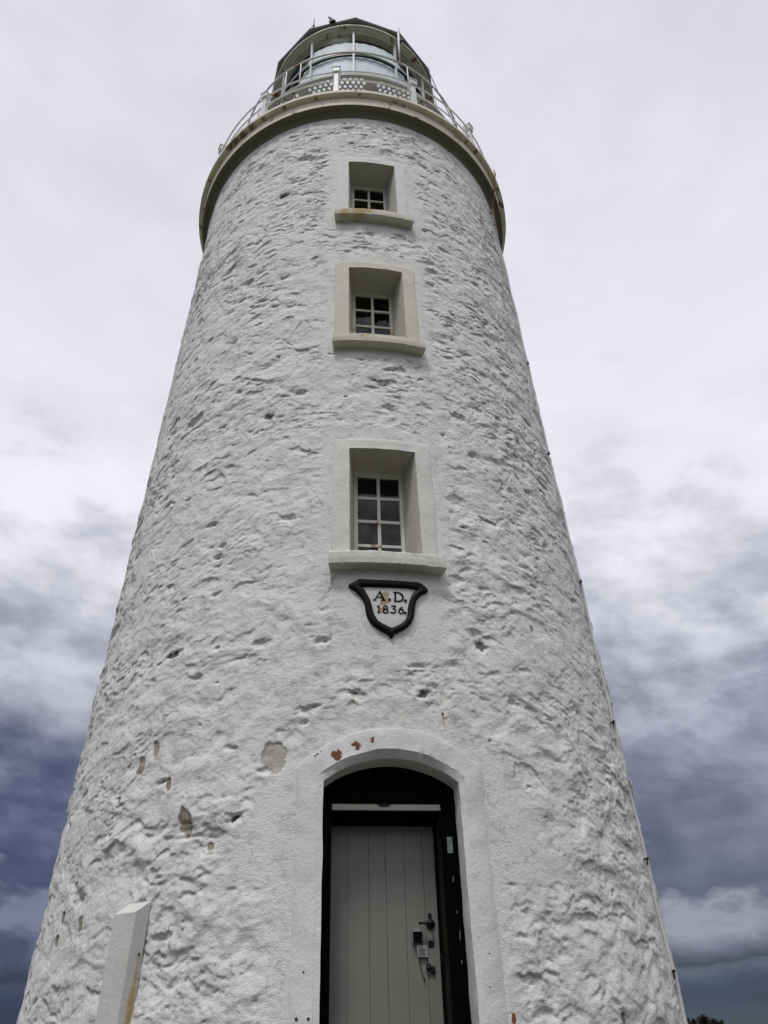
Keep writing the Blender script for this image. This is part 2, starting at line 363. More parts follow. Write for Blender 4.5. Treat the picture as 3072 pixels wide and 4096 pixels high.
# ------------------------------------------------------------------ setting: ground, water
def terrain():
    nr, na = 90, 144
    rr = np.concatenate([np.linspace(0, 12, 30), np.geomspace(12.6, 260, nr-30)])
    th = np.linspace(0, 2*np.pi, na, endpoint=False)
    Rr, T = np.meshgrid(rr, th, indexing='ij')
    x = Rr*np.cos(T); y = Rr*np.sin(T)
    z = 1.12*(1-sst(3.4, 8.6, Rr)) - 92*sst(55, 230, Rr+8*perlin(x/30, y/30, 5)) + .10*perlin(x/3, y/3, 3)*sst(4, 8, Rr)+.6*perlin(x/20, y/20, 9)*sst(14, 40, Rr)
    vs = np.stack([x.ravel(), y.ravel(), z.ravel()], 1)
    fs = [(i*na+j, (i+1)*na+j, (i+1)*na+(j+1) % na, i*na+(j+1) % na) for i in range(nr-1) for j in range(na)]
    me = bpy.data.meshes.new('ground'); me.from_pydata(vs.tolist(), [], fs)
    m, k, b = mat('grassy_headland'); v = k.coord('Object')
    c = k.mix(k.smooth(k.noise(v, .5, 7, .65), .35, .7), (.040, .058, .022), (.085, .080, .040))
    c = k.mix(k.smooth(k.noise(v, 9, 5, .7), .45, .7), c, (.035, .05, .018))
    rad = k.vmath('LENGTH', k.vmath('MULTIPLY', v, (1, 1, 0)))
    c = k.mix(k.smooth(k.math('ADD', rad, k.math('MULTIPLY', k.noise(v, 1.2, 5), 1.5)), 6.4, 5.4), c, (.095, .09, .078))
    k.put(b.inputs['Base Color'], c); b.inputs['Roughness'].default_value = .95
    k.put(b.inputs['Normal'], k.bump(k.noise(v, 12, 6, .7), .8, .06))
    o = link('ground', me, m, None, True); tag(o, kind='structure')
    # gravel path down to the camera
    mb = MB(); rp = random.Random(3)
    def pf(u, vv):
        y = -3.3 - vv*26; R = abs(y); z = 1.12*(1-float(sst(3.4, 8.6, np.array(R)))) + .02
        return Vector((.35+(u-.5)*1.9*(1+.08*math.sin(vv*37)), y, z + .05 - .35*(1 if u in (0, 1) else 0)))
    mb.grid(pf, 6, 60)
    o = mb.obj('path', painted('gravel', (.13, .12, .105), .95, .3, 0, 14, (.10, .09, .08), .6, bump=.8, bd=.03), None, True); tag(o, kind='structure')
    mb = MB()
    rs = [0, 200, 500, 1200, 3000, 8000, 20000]
    vs = [(r*math.cos(a), r*math.sin(a), -90) for r in rs[1:] for a in [2*math.pi*i/72 for i in range(72)]]
    fs = [(j*72+i, (j+1)*72+i, (j+1)*72+(i+1) % 72, j*72+(i+1) % 72) for j in range(5) for i in range(72)] + [tuple(range(72))]
    mb.add(vs, fs)
    m, k, b = mat('sea_water'); b.inputs['Base Color'].default_value = (.012, .03, .045, 1); b.inputs['Roughness'].default_value = .16
    k.put(b.inputs['Normal'], k.bump(k.noise(k.coord('Object'), .05, 6, .6), .6, 1.5))
    o = mb.obj('water', m, None); tag(o, kind='structure')
terrain()

# ------------------------------------------------------------------ the lighthouse
ZG = -.45                                    # ground level at the tower, relative to the eye
ZW = 12.16                                   # top of the masonry
LH = empty('lighthouse', (0, 0, ZG+EYE), 'white rubble stone lighthouse tower with a glazed lantern and railed gallery on top', 'lighthouse')
WINS = [(3.69, 5.03), (6.73, 8.14), (9.33, 10.755)]          # sill top, head of each opening
DHW = .53; DT0 = -.02                        # door opening half width and centre
PITS = [(-1.3219, 10.1434, 1.6), (0.7425, 8.5121, 1.2), (-1.7697, 8.3106, 1.2), (-1.2543, 5.6362, 1.5), (0.9192, 5.7253, 1.3), (1.8523, 5.0016, 1), (-2.0728, 2.9271, 1.4), (0.2712, 2.3348, 1.4), (1.6249, 7.7839, 1), (1.6521, 5.5941, 1.1), (-1.8697, 7.1673, 1), (-0.9641, 4.1818, 1.2), (-0.4161, 4.8056, .8), (0.8628, 2.8556, 1.5), (0.0891, 5.6553, 1.2), (-0.0532, 8.9209, 1), (-1.153, 2.8522, 1.2), (-0.7116, 2.1974, 1.2), (-1.6505, 4.0044, 1), (-0.5294, 6.5404, 1), (1.0366, 8.9963, 1.1), (-1.1958, 8.1188, 1), (-1.7276, 8.6645, 1), (-1.467, 10.862, 1.3), (-2.0926, 10.045, 1), (1.0392, 5.1778, 1.1), (1.5258, 5.9706, .9), (0.4763, 9.1822, 1.2), (-2.3319, 7.5259, 1), (-0.2934, 2.321, 1), (0.1094, 6.2492, 1), (-1.6617, 3.4519, .9), (-1.2504, 1.3827, 1), (-1.7516, 2.6256, .9), (1.1318, 2.3486, 1), (-0.5703, 2.817, 1), (-1.6893, 3.8786, 1), (0.0486, 6.0135, 1), (-0.8888, 5.9037, 1), (0.1108, 2.7286, 1), (2.0299, 4.3486, 1), (0.2256, 2.5833, 1), (-1.9768, 1.7545, .8), (0.8108, 4.1498, .7), (2.4706, 3.8279, 1)]
# flaked patches: s, z, half width, half height, pale?
BARE = [(-.954, 1.827, .105, .115, 1), (-1.6815, 1.41, .062, .115, 0), (-2.2624, 1.9378, .05, .085, 0), (-2.1192, 2.0499, .034, .075, .5), (-1.8993, 1.7272, .024, .05, 0), (-3.1044, .8602, .05, .05, 0), (-2.7226, .778, .034, .065, 0), (-3.1375, .6911, .045, .045, 0), (-3.5167, 2.5535, .06, .075, 0), (-1.4401, 1.1974, .032, .028, 0), (1.8016, .0579, .028, .055, 0), (-2.4786, 1.6947, .024, .03, 0), (1.5103, 3.1608, .028, .032, .5)]
BRICK = [(.6603, .4434, .02, .026), (.77, .07, .02, .04)]

def build_wall():
    fa = np.arange(-92, 92.001, .225); ba = np.arange(93.2, 267, 1.2)
    az = np.radians(np.concatenate([fa, ba])); na = len(az)
    zs = np.concatenate([np.arange(ZG-.35, -.05, .05), np.arange(-.05, ZW+.001, .0120)]); nz = len(zs)
    Aa, Z = np.meshgrid(az, zs)                # rows z
    Rr = R0*(1-Z/APEX); S = (Aa-AZ0)*2.95      # arc length at a mean radius, for the relief
    Sr = (Aa-AZ0)*Rr                           # true arc length, for placing things
    ws = S+.10*perlin(S*2.1, Z*2.1, 11)+.035*perlin(S*7, Z*7, 12); wz = Z+.07*perlin(S*2.3, Z*2.6, 13)+.025*perlin(S*8, Z*8, 14)
    f1, f2, cx, cy, ddx, ddy = worley(ws/.36, wz/.27, 21)
    stone = (rnd2(cx, cy, 31)-.5)*.012 + ((rnd2(cx, cy, 32)-.5)*.020)*ddx + ((rnd2(cx, cy, 33)-.35)*-.028)*ddy
    h = stone*sst(.0, .45, f2-f1)
    low = sst(5.0, 1.5, Z); dome = np.clip(1-(f1/.62)**2, 0, 1)*(rnd2(cx, cy, 34) > .35)*rnd2(cx, cy, 35)
    h += .013*perlin(S*1.3, Z*1.5, 41) + .009*perlin(ws*3.6, wz*4.4, 42) + (.0070)*perlin(ws*7, wz*8.5, 43) + (.007+.008*low)*dome
    # scooped dents: a sharp overhanging upper edge that fades out downwards, in three sizes
    wf = 1-.2*sst(5., 1.5, Z); ex = ws+wf*(.017*perlin(S*17, Z*22, 15)+.010*perlin(S*37, Z*42, 16)); ez = wz+wf*(.014*perlin(S*17, Z*22, 17)+.008*perlin(S*37, Z*42, 18))
    for sx, sz_, dep, prob, sd_ in ((.36, .27, .025, .34, 101), (.19, .145, .021, .42, 102), (.105, .080, .0150, .52, 103), (.060, .046, .0092, .60, 104), (.037, .029, .0050, .62, 105)):
        f1, f2, cx, cy, ddx, ddy = worley(ex/sx+.3*sd_, ez/sz_, sd_)
        r_ = .30+.34*rnd2(cx, cy, sd_+1); on = (rnd2(cx, cy, sd_+2) < prob)*(.35+.65*rnd2(cx, cy, sd_+3))
        sl_ = (rnd2(cx, cy, sd_+4)-.5)*.9
        yy = ddy+ddx*sl_; q = np.clip(1-(ddx*ddx*.55+yy*yy)/(r_*r_), 0, 1)
        clus = .10+1.30*sst(-.05+.03*low, .48, perlin(S*1.5+sd_, Z*1.9, sd_+5)+.35*perlin(S*4+sd_, Z*5, sd_+6))
        h -= dep*on*clus*np.sqrt(q)*np.clip(.45+.75*yy/r_, 0, 1.1)
    h += (.70-.10*low)*(.0058*perlin(ex*16, ez*20, 48) + .0036*perlin(ex*31, ez*37, 49)) + .0018*perlin(S*55, Z*62, 50) + low*.0075*perlin(ws*5.2, wz*5.8, 54)
    # a few hanging flakes of thick coat
    ph = wz*7.0+1.6*perlin(ws*1.6, wz*2.2, 51)+.8*perlin(ws*4.5, wz*5, 52); saw = ph-np.floor(ph)
    h += -(.012-.006*low)*(np.exp(-saw*8.0))*sst(.28, .6, perlin(ws*3.4, wz*5.6, 53))
    rough = .78+.45*perlin(S*.7, Z*.6, 61) + .1
    # smooth margins round the openings, the plaque panel and the casing
    def rect(s0, s1, z0, z1): return np.hypot(np.maximum(np.maximum(s0-Sr, Sr-s1), 0), np.maximum(np.maximum(z0-Z, Z-z1), 0))
    dmin = np.full(S.shape, 9.)
    for zb, zt in WINS: dmin = np.minimum(dmin, rect(-.53, .53, zb-.12, zt+.15)/.9)
    dmin = np.minimum(dmin, rect(DT0-.70, DT0+.70, -3, 1.75)/1.1)
    dmin = np.minimum(dmin, np.maximum(np.hypot((Sr-DT0), Z-.93)-1.09, 0)/1.1+(Z < .9)*9)
    dmin = np.minimum(dmin, rect(-.36, .38, 2.80, 3.55)*1.1)
    keep = sst(.02, .26, dmin+.06*perlin(S*3, Z*3, 63))
    calm = 1-.30*sst(.1, .6, perlin(S*.55+3, Z*.8, 66)) - .20*sst(2.2, .6, Z)*sst(-1.4, -.6, Sr)*(Sr < 0)
    h *= (rough*calm)*(.035+.965*keep)*1.24
    # deep pits, long and flat, most where the photograph has them
    pit = np.full(S.shape, -9.); rs = random.Random(5)
    pl = [(s, z, .052*q*rs.uniform(.7, 1.2), .030*q*rs.uniform(.7, 1.1), rs.uniform(-.35, .35), 1. if q > 1.3 else rs.uniform(-.3, .5)) for s, z, q in PITS]
    for _ in range(190):
        z = rs.uniform(.2, 11.9) if rs.random() < .3 else rs.uniform(4.5, 11.9); s = rs.uniform(-3.6, 3.6)
        q = rs.uniform(.35, .95); pl.append((s, z, .040*q*rs.uniform(.7, 1.6), .020*q*rs.uniform(.7, 1.4), rs.uniform(-.5, .5), rs.uniform(-.2, .55)))
    for s, z, a, b, t, q in pl:
        ca, si = math.cos(t), math.sin(t)
        i0, i1 = np.searchsorted(zs, (z-.16, z+.16)); sl = slice(i0, i1)
        u = Sr[sl]-s; vv = Z[sl]-z
        d = 1-np.sqrt(((u*ca+vv*si)/a)**2+((-u*si+vv*ca)/b)**2)*.75
        d = d+.42*perlin(S[sl]*24+s, Z[sl]*34, 91); d = np.where(keep[sl] > .55, d, -9)
        h[sl] -= np.clip(d+.15, 0, 1)**.8*min(.034, b*1.5)
        pit[sl] = np.maximum(pit[sl], d*1.1-(1-q)*.75)
    bare = np.full(S.shape, -9.); pale = np.zeros(S.shape); brick = bare.copy(); rust = bare.copy()
    for s, z, a, b, q in BARE:
        d = 1-((np.abs(Sr-s+.12*(Z-z))/a)**2.4+(np.abs(Z-z)/b)**2.4)**(1/2.4)+.22*perlin(Sr*14+s*9, Z*12, 88)
        pale = np.where(d > -1.2, np.where(d > bare, q, pale), pale); bare = np.maximum(bare, d)
        h -= .012*sst(-.1, .15, d)
    for s, z, a, b in BRICK: brick = np.maximum(brick, 1-np.hypot((Sr-s)/a, (Z-z)/b))
    for s0, z0, s1, z1, wd in [(.424, 2.17, .442, 1.98, .016), (-.76, 5.08, -.80, 4.80, .010)]:
        t = np.clip((z0-Z)/(z0-z1), 0, 1); d = 1-np.abs(Sr-(s0+(s1-s0)*t))/wd
        rust = np.maximum(rust, np.where((Z < z0) & (Z > z1), d*(1.1-t), -9))
    for s, z in [(-.45, 1.89), (.424, 2.175), (-.25, 4.82)]: pit = np.maximum(pit, 1.2-np.hypot(Sr-s, (Z-z))/.014)
    top = sst(ZW, ZW-.25, Z); h *= top
    Zo = Z-.55*np.clip(h, -.02, .04)*sst(0, .3, Z+.2)
    Ro = Rr+h
    co = np.stack([Ro*np.sin(Aa), -Ro*np.cos(Aa), Zo+EYE-(ZG+EYE)], -1).reshape(-1, 3)
    idx = np.arange(nz*na).reshape(nz, na)
    a = idx[:-1, :]; d = idx[1:, :]; b_ = np.roll(a, -1, 1); c = np.roll(d, -1, 1)
    # openings
    Sf = Sr[:-1, :]; Zf = Z[:-1, :]; hole = np.zeros(Sf.shape, bool)
    for zb, zt in WINS: hole |= (np.abs(Sf) < .43) & (Zf > zb-.06) & (Zf < zt+.06)
    hole |= (np.abs(Sf-DT0) < .64) & (Zf < 1.68); hole |= (np.hypot(Sf-DT0, Zf-.93) < .99) & (np.abs(Sf-DT0) < .64) & (Zf > 1.6)
    q = np.stack([a, b_, c, d], -1)[~hole]
    me = bpy.data.meshes.new('wall'); nf = len(q)
    me.vertices.add(len(co)); me.vertices.foreach_set('co', co.astype(np.float32).ravel())
    me.loops.add(nf*4); me.loops.foreach_set('vertex_index', q.astype(np.int32).ravel())
    me.polygons.add(nf); me.polygons.foreach_set('loop_start', np.arange(0, nf*4, 4, dtype=np.int32)); me.polygons.foreach_set('loop_total', np.full(nf, 4, np.int32))
    me.update(calc_edges=True)
    for nm, arr in (('bare', bare), ('paleness', pale), ('pit', pit), ('brick', brick), ('rust', rust)):
        at = me.attributes.new(nm, 'FLOAT', 'POINT'); at.data.foreach_set('value', np.clip(arr, -3, 3).astype(np.float32).ravel())
    me.materials.append(M['wash']); me.polygons.foreach_set('use_smooth', np.ones(nf, bool))
    o = bpy.data.objects.new('wall', me); COL.objects.link(o); o.parent = LH
    return o
WALL = build_wall()

# ---- windows
def n3(p, f, a, seed):
    x, y = np.array([p.x*f+p.y*f*.7]), np.array([p.z*f]); return float(perlin(x, y, seed)[0])*a
def lerp(a, b, t): return a+(b-a)*t
LP = lambda t, d, z, r: tuple(TT*t+NN*d+UP*z)+(r,)
rustmat = [painted('sash_paint_rust_low', (.76, .75, .70), .6, .08, 0, 9, spotlist=[LP(-.01, -.42, .66, .055), LP(-.06, -.42, .385, .045), LP(.0, -.42, .38, .03)], spotcol=(.36, .13, .04), soft=True),
           painted('sash_paint_rust_mid', (.72, .71, .64), .6, .08, 0, 9, spotlist=[LP(.25, -.42, .36, .20), LP(.25, -.42, .50, .20), LP(.25, -.42, .64, .10), LP(.10, -.42, .52, .10), LP(.18, -.42, .52, .12), LP(-.24, -.42, .66, .05)], spotcol=(.42, .13, .03), soft=True),
           painted('sash_paint_clean', (.76, .76, .71), .6, .08, 0, 9)]
surmat = [plaster('surround_limewash_low', (.70, .685, .65), warm=(.56, .52, .45)), plaster('surround_limewash_mid', (.65, .615, .54), warm=(.56, .50, .40)), plaster('surround_limewash_high', (.755, .75, .74))]
sillmat = [plaster('sill_low', (.63, .61, .565)), plaster('sill_mid', (.62, .59, .50), pts=[LP(-.20, .13, .10, .045), LP(-.14, .13, .11, .04)]), plaster('sill_high', (.62, .60, .52), pts=[LP(-.22, .13, .09, .20), LP(-.08, .13, .10, .12), LP(-.4, .13, .06, .12)])]
for wi, (zb, zt) in enumerate(WINS):
    zm = (zb+zt)/2; Rm = Rz(zm); dF = Rm-.42
    base = W(0, Rm, zb)
    HO, HI, HF = .513, .345, .262; zto = zt+.135; ztf = zt-.035; zbf = zb+.0
    # sash: outer frame and glazing bars
    mb = MB(); th = .034
    def bar(t0, t1, z0, z1, d0=dF-.03, d1=dF+.012): mb.box(W(t0, d0, z0), TT*(t1-t0), NN*(d1-d0), UP*(z1-z0))
    bar(-HF, -.222, zbf-.02, ztf+.02); bar(.222, HF, zbf-.02, ztf+.02); bar(-.222, .222, ztf-.045, ztf+.02); bar(-.222, .222, zbf-.02, zbf+.06)
    top = ztf-.045; rows = 4; pit_ = .298 if wi == 0 else .30
    for r in range(1, rows+1):
        zz = top-r*pit_+.026
        if zz > zbf+.08: bar(-.222, .222, zz-.017, zz+.017, dF-.02, dF+.006)
    bar(-.017, .017, zbf+.06, top, dF-.018, dF+.009)
    win = mb.obj('window', rustmat[wi], LH, at=base, bevel=.003, jit=.0012)
    # splayed reveal
    mb = MB()
    def outer(i, n, side):
        t = i/n
        if side == 0: return cone(-HI, lerp(zb-.07, zt, t), .012)
        if side == 1: return cone(lerp(-HI, HI, t), zt+.006*math.sin(t*5), .012)
        return cone(HI, lerp(zt, zb-.07, t), .012)
    def inner(i, n, side):
        t = i/n
        if side == 0: return W(-HF, dF, lerp(zbf-.02, ztf+.02, t))
        if side == 1: return W(lerp(-HF, HF, t), dF, ztf+.02)
        return W(HF, dF, lerp(ztf+.02, zbf-.02, t))
    for side in range(3):
        def fn(u, v, side=side):
            p = outer(u*16, 16, side); q = inner(u*16, 16, side); r = p.lerp(q, v)
            a = .005*math.sin(math.pi*v)
            return r+Vector((n3(r, 6, a, 5), n3(r, 6, a, 6), n3(r, 6, a, 7)))
        mb.grid(fn, 16, 8)
    mb.obj('reveal', plaster('reveal_limewash_%d' % wi, (.60, .575, .51), pts=None), win, True, norm=False)
    # flat surround, a touch proud of the rubble
    mb = MB()
    ring = []
    K = 20
    def rectpt(u, hw, z0, z1, top_bow=0.):
        # u 0..3 : left jamb up, head, right jamb down (open at the sill)
        if u < 1: return (-hw, lerp(z0, z1, u))
        if u < 2: return (lerp(-hw, hw, u-1), z1)
        return (hw, lerp(z1, z0, u-2))
    def sf(u, v):
        i = u*3; i = min(i, 2.99999)
        so_, zo_ = rectpt(i, HO+.03, zb-.09, zto+.03); s1, z1 = rectpt(i, HO, zb-.09, zto); s2, z2 = rectpt(i, HI, zb-.09, zt)
        j = v*6
        if j < 1: s_, z_, off = so_, zo_, -.03
        elif j < 2: s_, z_, off = s1, z1, .007
        elif j < 5.5:
            t = (j-2)/4+.05; s_, z_, off = lerp(s1, s2, t), lerp(z1, z2, t), .010
        else: s_, z_, off = s2, z2, .012
        p = cone(s_, z_, off); nv = .004 if 1.5 < j < 5.5 else .0025
        return cone(s_+n3(p, 7, .006 if j < 5.5 else .003, 3), z_+n3(p, 7, .006 if j < 5.5 else .0, 4), off+n3(p, 9, nv*1.4, 8)+n3(p, 22, nv*.5, 9)+n3(p, 3, .005, 2))
    mb.grid(sf, 60, 6)
    mb.obj('surround', surmat[wi], win, True, norm=False)
    # sill: thick curved stone lip, sloped on top, underside in shade
    mb = MB(); sb = [3.535, 6.585, 9.19][wi]; stp = sb+.135; pe = .125; hs = .53
    prof = [(-.10, stp+.085), (.02, stp+.07), (pe-.012, stp+.006), (pe, stp-.004), (pe+.004, (sb+stp)/2), (pe, sb+.012), (pe-.012, sb+.002), (.02, sb-.003), (-.10, sb-.012)]
    nS = 44
    def sl(u, v):
        s_ = lerp(-hs, hs, u); off, z_ = prof[min(int(round(v*(len(prof)-1))), len(prof)-1)]
        p = cone(s_, z_, off); chip = n3(p, 9, .004, 31)+n3(p, 34, .003, 32)+n3(p, 70, .002, 33)
        return cone(s_, z_+chip*.6, off+chip)
    mb.grid(sl, nS, len(prof)-1)
    for e_ in (-1, 1):
        mb.add([cone(e_*hs, z_, off) for off, z_ in prof], [tuple(range(len(prof)))])
    mb.obj('sill', sillmat[wi], win, False, at=W(0, Rm, sb), norm=True)
    # panes
    mb = MB(); d = dF-.006
    for r in range(rows+1):
        z1 = top-r*pit_+(.026 if r else 0); z0 = max(top-(r+1)*pit_+.026, zbf)
        if z1-z0 < .03: continue
        for cx_ in (-1, 1):
            t0, t1 = (-.226, -.01) if cx_ < 0 else (.01, .226)
            if wi == 1 and r == 1 and cx_ == 1:      # the broken pane: jagged remains
                jag = [(t0, z0), (t1, z0), (t1, z0+.16), (t1-.03, z0+.10), (t1-.06, z0+.17), (t1-.10, z0+.12), (t1-.13, z0+.15), (t0+.03, z0+.07), (t0, z0+.10)]
                mb.add([W(a, d, z_) for a, z_ in jag], [tuple(range(len(jag)))]); continue
            tl = [.004, -.003, .005, -.004][(r*2+(cx_ > 0)) % 4]
            mb.add([W(t0, d+tl, z0), W(t1, d-tl, z0), W(t1, d-tl*.5, z1), W(t0, d+tl*.5, z1)], [(0, 1, 2, 3)])
    mb.obj('pane', M['wglass'], win, norm=False)

# ---- door surround
def archpt(u, hw, zs_, rise, t0=DT0, z0=ZG-.1):
    """u 0..3: left jamb up, arch, right jamb down -> (t, z)"""
    Ra = (hw*hw+rise*rise)/(2*rise); zc = zs_+rise-Ra; am = math.asin(min(1, hw/Ra))
    if u < 1: return (t0-hw, lerp(z0, zs_, u))
    if u < 2:
        a = lerp(-am, am, u-1); return (t0+Ra*math.sin(a), zc+Ra*math.cos(a))
    return (t0+hw, lerp(zs_, z0, u-2))
dmat = plaster('door_surround_limewash', (.70, .70, .695), bricks=[tuple(cone(s, z, .027)-cone(DT0, ZG, 0))+(r,) for s, z, r in [(-.47, 1.825, .034), (-.445, 1.825, .036), (-.44, 1.795, .030), (-.462, 1.80, .022), (-.305, 1.90, .030), (-.288, 1.885, .030), (-.29, 1.865, .022), (-.325, 1.892, .016), (-.176, 1.935, .020), (-.172, 1.918, .016)]],
               darks=[tuple(cone(s, z, .03)-cone(DT0, ZG, 0))+(r,) for s, z, r in [(-.60, 1.825, .012), (-.575, 1.845, .009), (-.618, 1.812, .010), (.62, 1.86, .020), (.605, 1.872, .014), (-.70, .10, .020), (-.62, .10, .016), (-.66, .06, .02), (-.63, .045, .018), (-.60, .02, .02), (-.735, 1.56, .014), (-.737, 1.52, .012), (.66, .9, .009), (.60, .25, .008), (.62, .45, .007), (-.66, .36, .009)]])
DS = cone(DT0, ZG, 0)
mb = MB()
RINGS = [(.752, 1.742, .312, -.05), (.740, 1.736, .296, .010), (.734, 1.733, .293, .022), (.71, 1.72, .285, .026), (.66, 1.70, .26, .026), (.61, 1.675, .225, .027), (.576, 1.655, .205, .026), (.5755, 1.6545, .2046, .025), (.5305, 1.618, .1835, -.033), (.530, 1.6175, .183, -.034), (.526, 1.61, .178, -.15), (.526, 1.61, .173, -.27)]
NU = 150
def df(u, v):
    i = min(u*3, 2.99999); j = int(round(v*(len(RINGS)-1))); hw, zs_, rise, off = RINGS[j]
    # spread samples: finer on the arch
    t, z = archpt(i, hw, zs_, rise)
    if j <= 7: p = cone(t, z, off)
    else: p = W(t, Rz(1.0)+off-.0*z+(Rz(z)-Rz(1.0)), z)
    a = .009 if j < 7 else .003
    if 1 <= j <= 3 and z < 1.75: p = p-NN*(.018 if j < 3 else .012)*float(sst(1.75, 1.45, np.array(z)))
    return p+NN*(n3(p, 5, a, 71)+n3(p, 17, .005 if j < 7 else .003, 72)+n3(p, 40, .002, 75))+TT*(n3(p, 6, .005, 73) if j > 0 else 0)+UP*(n3(p, 6, .004, 74) if z > 1.5 else 0)
mb.grid(df, NU, len(RINGS)-1)
dsur = mb.obj('door_surround', dmat, LH, True, at=DS, norm=False)
mod_ = dsur.modifiers.new('edges', 'EDGE_SPLIT'); mod_.split_angle = R_(24)
# ---- door frame (dark green), tympanum, pale rail
dFr = Rz(1.0)-.225                                   # front of the frame
mb = MB()
mb.box(W(-.58, dFr-.32, ZG), TT*.108, NN*.32, UP*(1.55-ZG))          # left post
mb.box(W(.388, dFr-.055, ZG), TT*.15, NN*.055, UP*(1.50-ZG))         # right post, front board
mb.box(W(-.472, dFr-.33, 1.38), TT*.86, NN*.20, UP*.11)             # head above the leaf
def tymp(u, v):
    i = 1+u*.99998; t, z = archpt(i, .56, 1.62, .20); return W(t, dFr-.012, lerp(1.497, z, v))
mb.grid(tymp, 40, 6)
def tymp2(u, v):
    i = 1+u*.99998; t, z = archpt(i, .56, 1.62, .20); return W(t, dFr-.30*v-.012, z)
mb.box(W(-.55, dFr-.06, 1.497), TT*1.06, NN*.05, UP*.035)
fr = mb.obj('door_frame', M['green'], LH, at=W(DT0, dFr, ZG), norm=True)
mb = MB(); mb.box(W(.392, dFr-.34, ZG), TT*.03, NN*.283, UP*(1.36-ZG)); mb.box(W(.383, dFr-.19, ZG), TT*.012, NN*.05, UP*(1.36-ZG))
mb.box(W(-.47, dFr-.36, 1.36), TT*.88, NN*.06, UP*.14)
mb.obj('jamb', M['brown'], fr)
mb = MB(); mb.box(W(-.47, dFr-.05, 1.452), TT*.86, NN*.035, UP*.044)
mb.obj('transom_rail', M['pale_rail'], fr)
mb = MB(); mb.lathe([(0, 0), (.001, 0)], 8) if False else None
pts = [W(-.06+.055*math.cos(a), dFr-.008, 1.497+.022*math.sin(a)) for a in [math.pi+math.pi*i/12 for i in range(13)]]
pts2 = [p-NN*.03 for p in pts]; n_ = len(pts)
mb.add(pts+pts2, [tuple(range(n_))]+[(i, i+1, n_+i+1, n_+i) for i in range(n_-1)]); mb.obj('closer_knob', M['dark_iron'], fr)
mb = MB(); mb.box(W(.42, dFr, 1.135), TT*.042, NN*.004, UP*.115); mb.obj('worn_patch', painted('pale_green_worn_paint', (.15, .19, .155), .6, .25, 0, 22, (.06, .08, .07), .6), fr)
mb = MB()
rs = random.Random(8)
for z_, hh, t_ in [(.93, .045, .448), (.72, .025, .46), (.55, .07, .47), (.40, .03, .468)]:
    mb = MB(); mb.add([W(t_-.004, dFr+.002, z_), W(t_+.003, dFr+.002, z_+.01), W(t_+.005, dFr+.002, z_+hh), W(t_-.002, dFr+.002, z_+hh*.8)], [(0, 1, 2, 3)])
    mb.obj('bare_chip', M['grey_chip'], fr, norm=False)
# ---- door leaf: boards with V grooves, ledge frame lines
dL = Rz(1.0)-.47
LT0, LT1, LZT = -.475, .362, 1.392
seams = [LT0, LT0+.150, -.163, -.028, .118, .268, LT1]
mb = MB()
for i in range(len(seams)-1):
    a, b2 = seams[i], seams[i+1]; g = .0015 if i in (2, 4) else .0004
    mb.box(W(a+(g if i else 0), dL-.04, ZG+.02), TT*(b2-a-2*g if 0 < i < len(seams)-2 else b2-a-g), NN*(.04+(.002 if i % 2 else 0)), UP*(LZT-ZG-.02))
mb.box(W(LT0+.02, dL-.035, ZG+.02), TT*(LT1-LT0-.04), NN*.022, UP*(LZT-ZG-.04))
door = mb.obj('door', M['door'], LH, at=W(LT0, dL, ZG), bevel=.0025)
mb = MB(); mb.tube([W(.302, dL, .683), W(.302, dL+.012, .683)], .034, 20); mb.tube([W(.302, dL+.01, .683), W(.302, dL+.055, .683), W(.29, dL+.062, .683), W(.225, dL+.062, .685), W(.207, dL+.05, .684)], .0095, 10)
mb.obj('handle', M['dark_iron'], door, True)
mb = MB(); mb.tube([W(.299, dL, .745), W(.299, dL+.008, .745)], .014, 14); mb.tube([W(.301, dL, .728), W(.301, dL+.008, .728)], .013, 14)
mb.box(W(.287, dL, .728), TT*.026, NN*.008, UP*.018); mb.obj('cylinder_lock', M['dark_iron'], door)
mb = MB(); mb.box(W(.279, dL, .53), TT*.042, NN*.008, UP*.045); mb.obj('lock_plate', M['dark_iron'], door, bevel=.004)
mb = MB(); mb.box(W(.290, dL, .365), TT*.028, NN*.022, UP*.045); mb.obj('hasp', M['dark_iron'], door, bevel=.004)
mb = MB(); mb.tube([W(.372, dL+.02+.012*math.cos(a), .455+.024*math.sin(a)) for a in [2*math.pi*i/12 for i in range(12)]], .006, 8, closed=True); mb.obj('staple', M['dark_iron'], door)
# things hung on the door
t = empty('key_box', W(.195, dL+.002, .57), 'black faced key box on the cream door below the handle', 'key box')
mb = MB(); mb.box(W(.156, dL+.001, .555), TT*.078, NN*.03, UP*.082); mb.box(W(.164, dL+.001, .637), TT*.058, NN*.02, UP*.018); mb.obj('housing', M['plastic'], t, bevel=.003)
mb = MB(); mb.box(W(.160, dL+.031, .558), TT*.070, NN*.003, UP*.074); mb.obj('cover', M['letter'], t, bevel=.001)
t = empty('notice_card', W(.225, dL+.035, .50), 'small white card of printed lines under the black key box', 'card')
mb = MB(); a_ = W(.186, dL+.018, .547); mb.box(a_, TT*.078+UP*-.004, UP*-.076+TT*.006, NN*.003); mb.obj('sheet', M['card'], t)
mb = MB()
for q in range(6):
    mb.box(W(.200, dL+.0235, .526-q*.009), TT*(.052 if q % 3 else .04), NN*.0006, UP*.0022)
mb.obj('print_lines', M['brown'], t)
t = empty('cord', W(.215, dL+.012, .40), 'thin cord dangling below the white card on the door', 'cord')
mb = MB(); mb.tube([W(.207, dL+.012, .474), W(.208, dL+.014, .44), W(.212, dL+.013, .40), W(.222, dL+.012, .36), W(.236, dL+.010, .328)], .0028, 6)
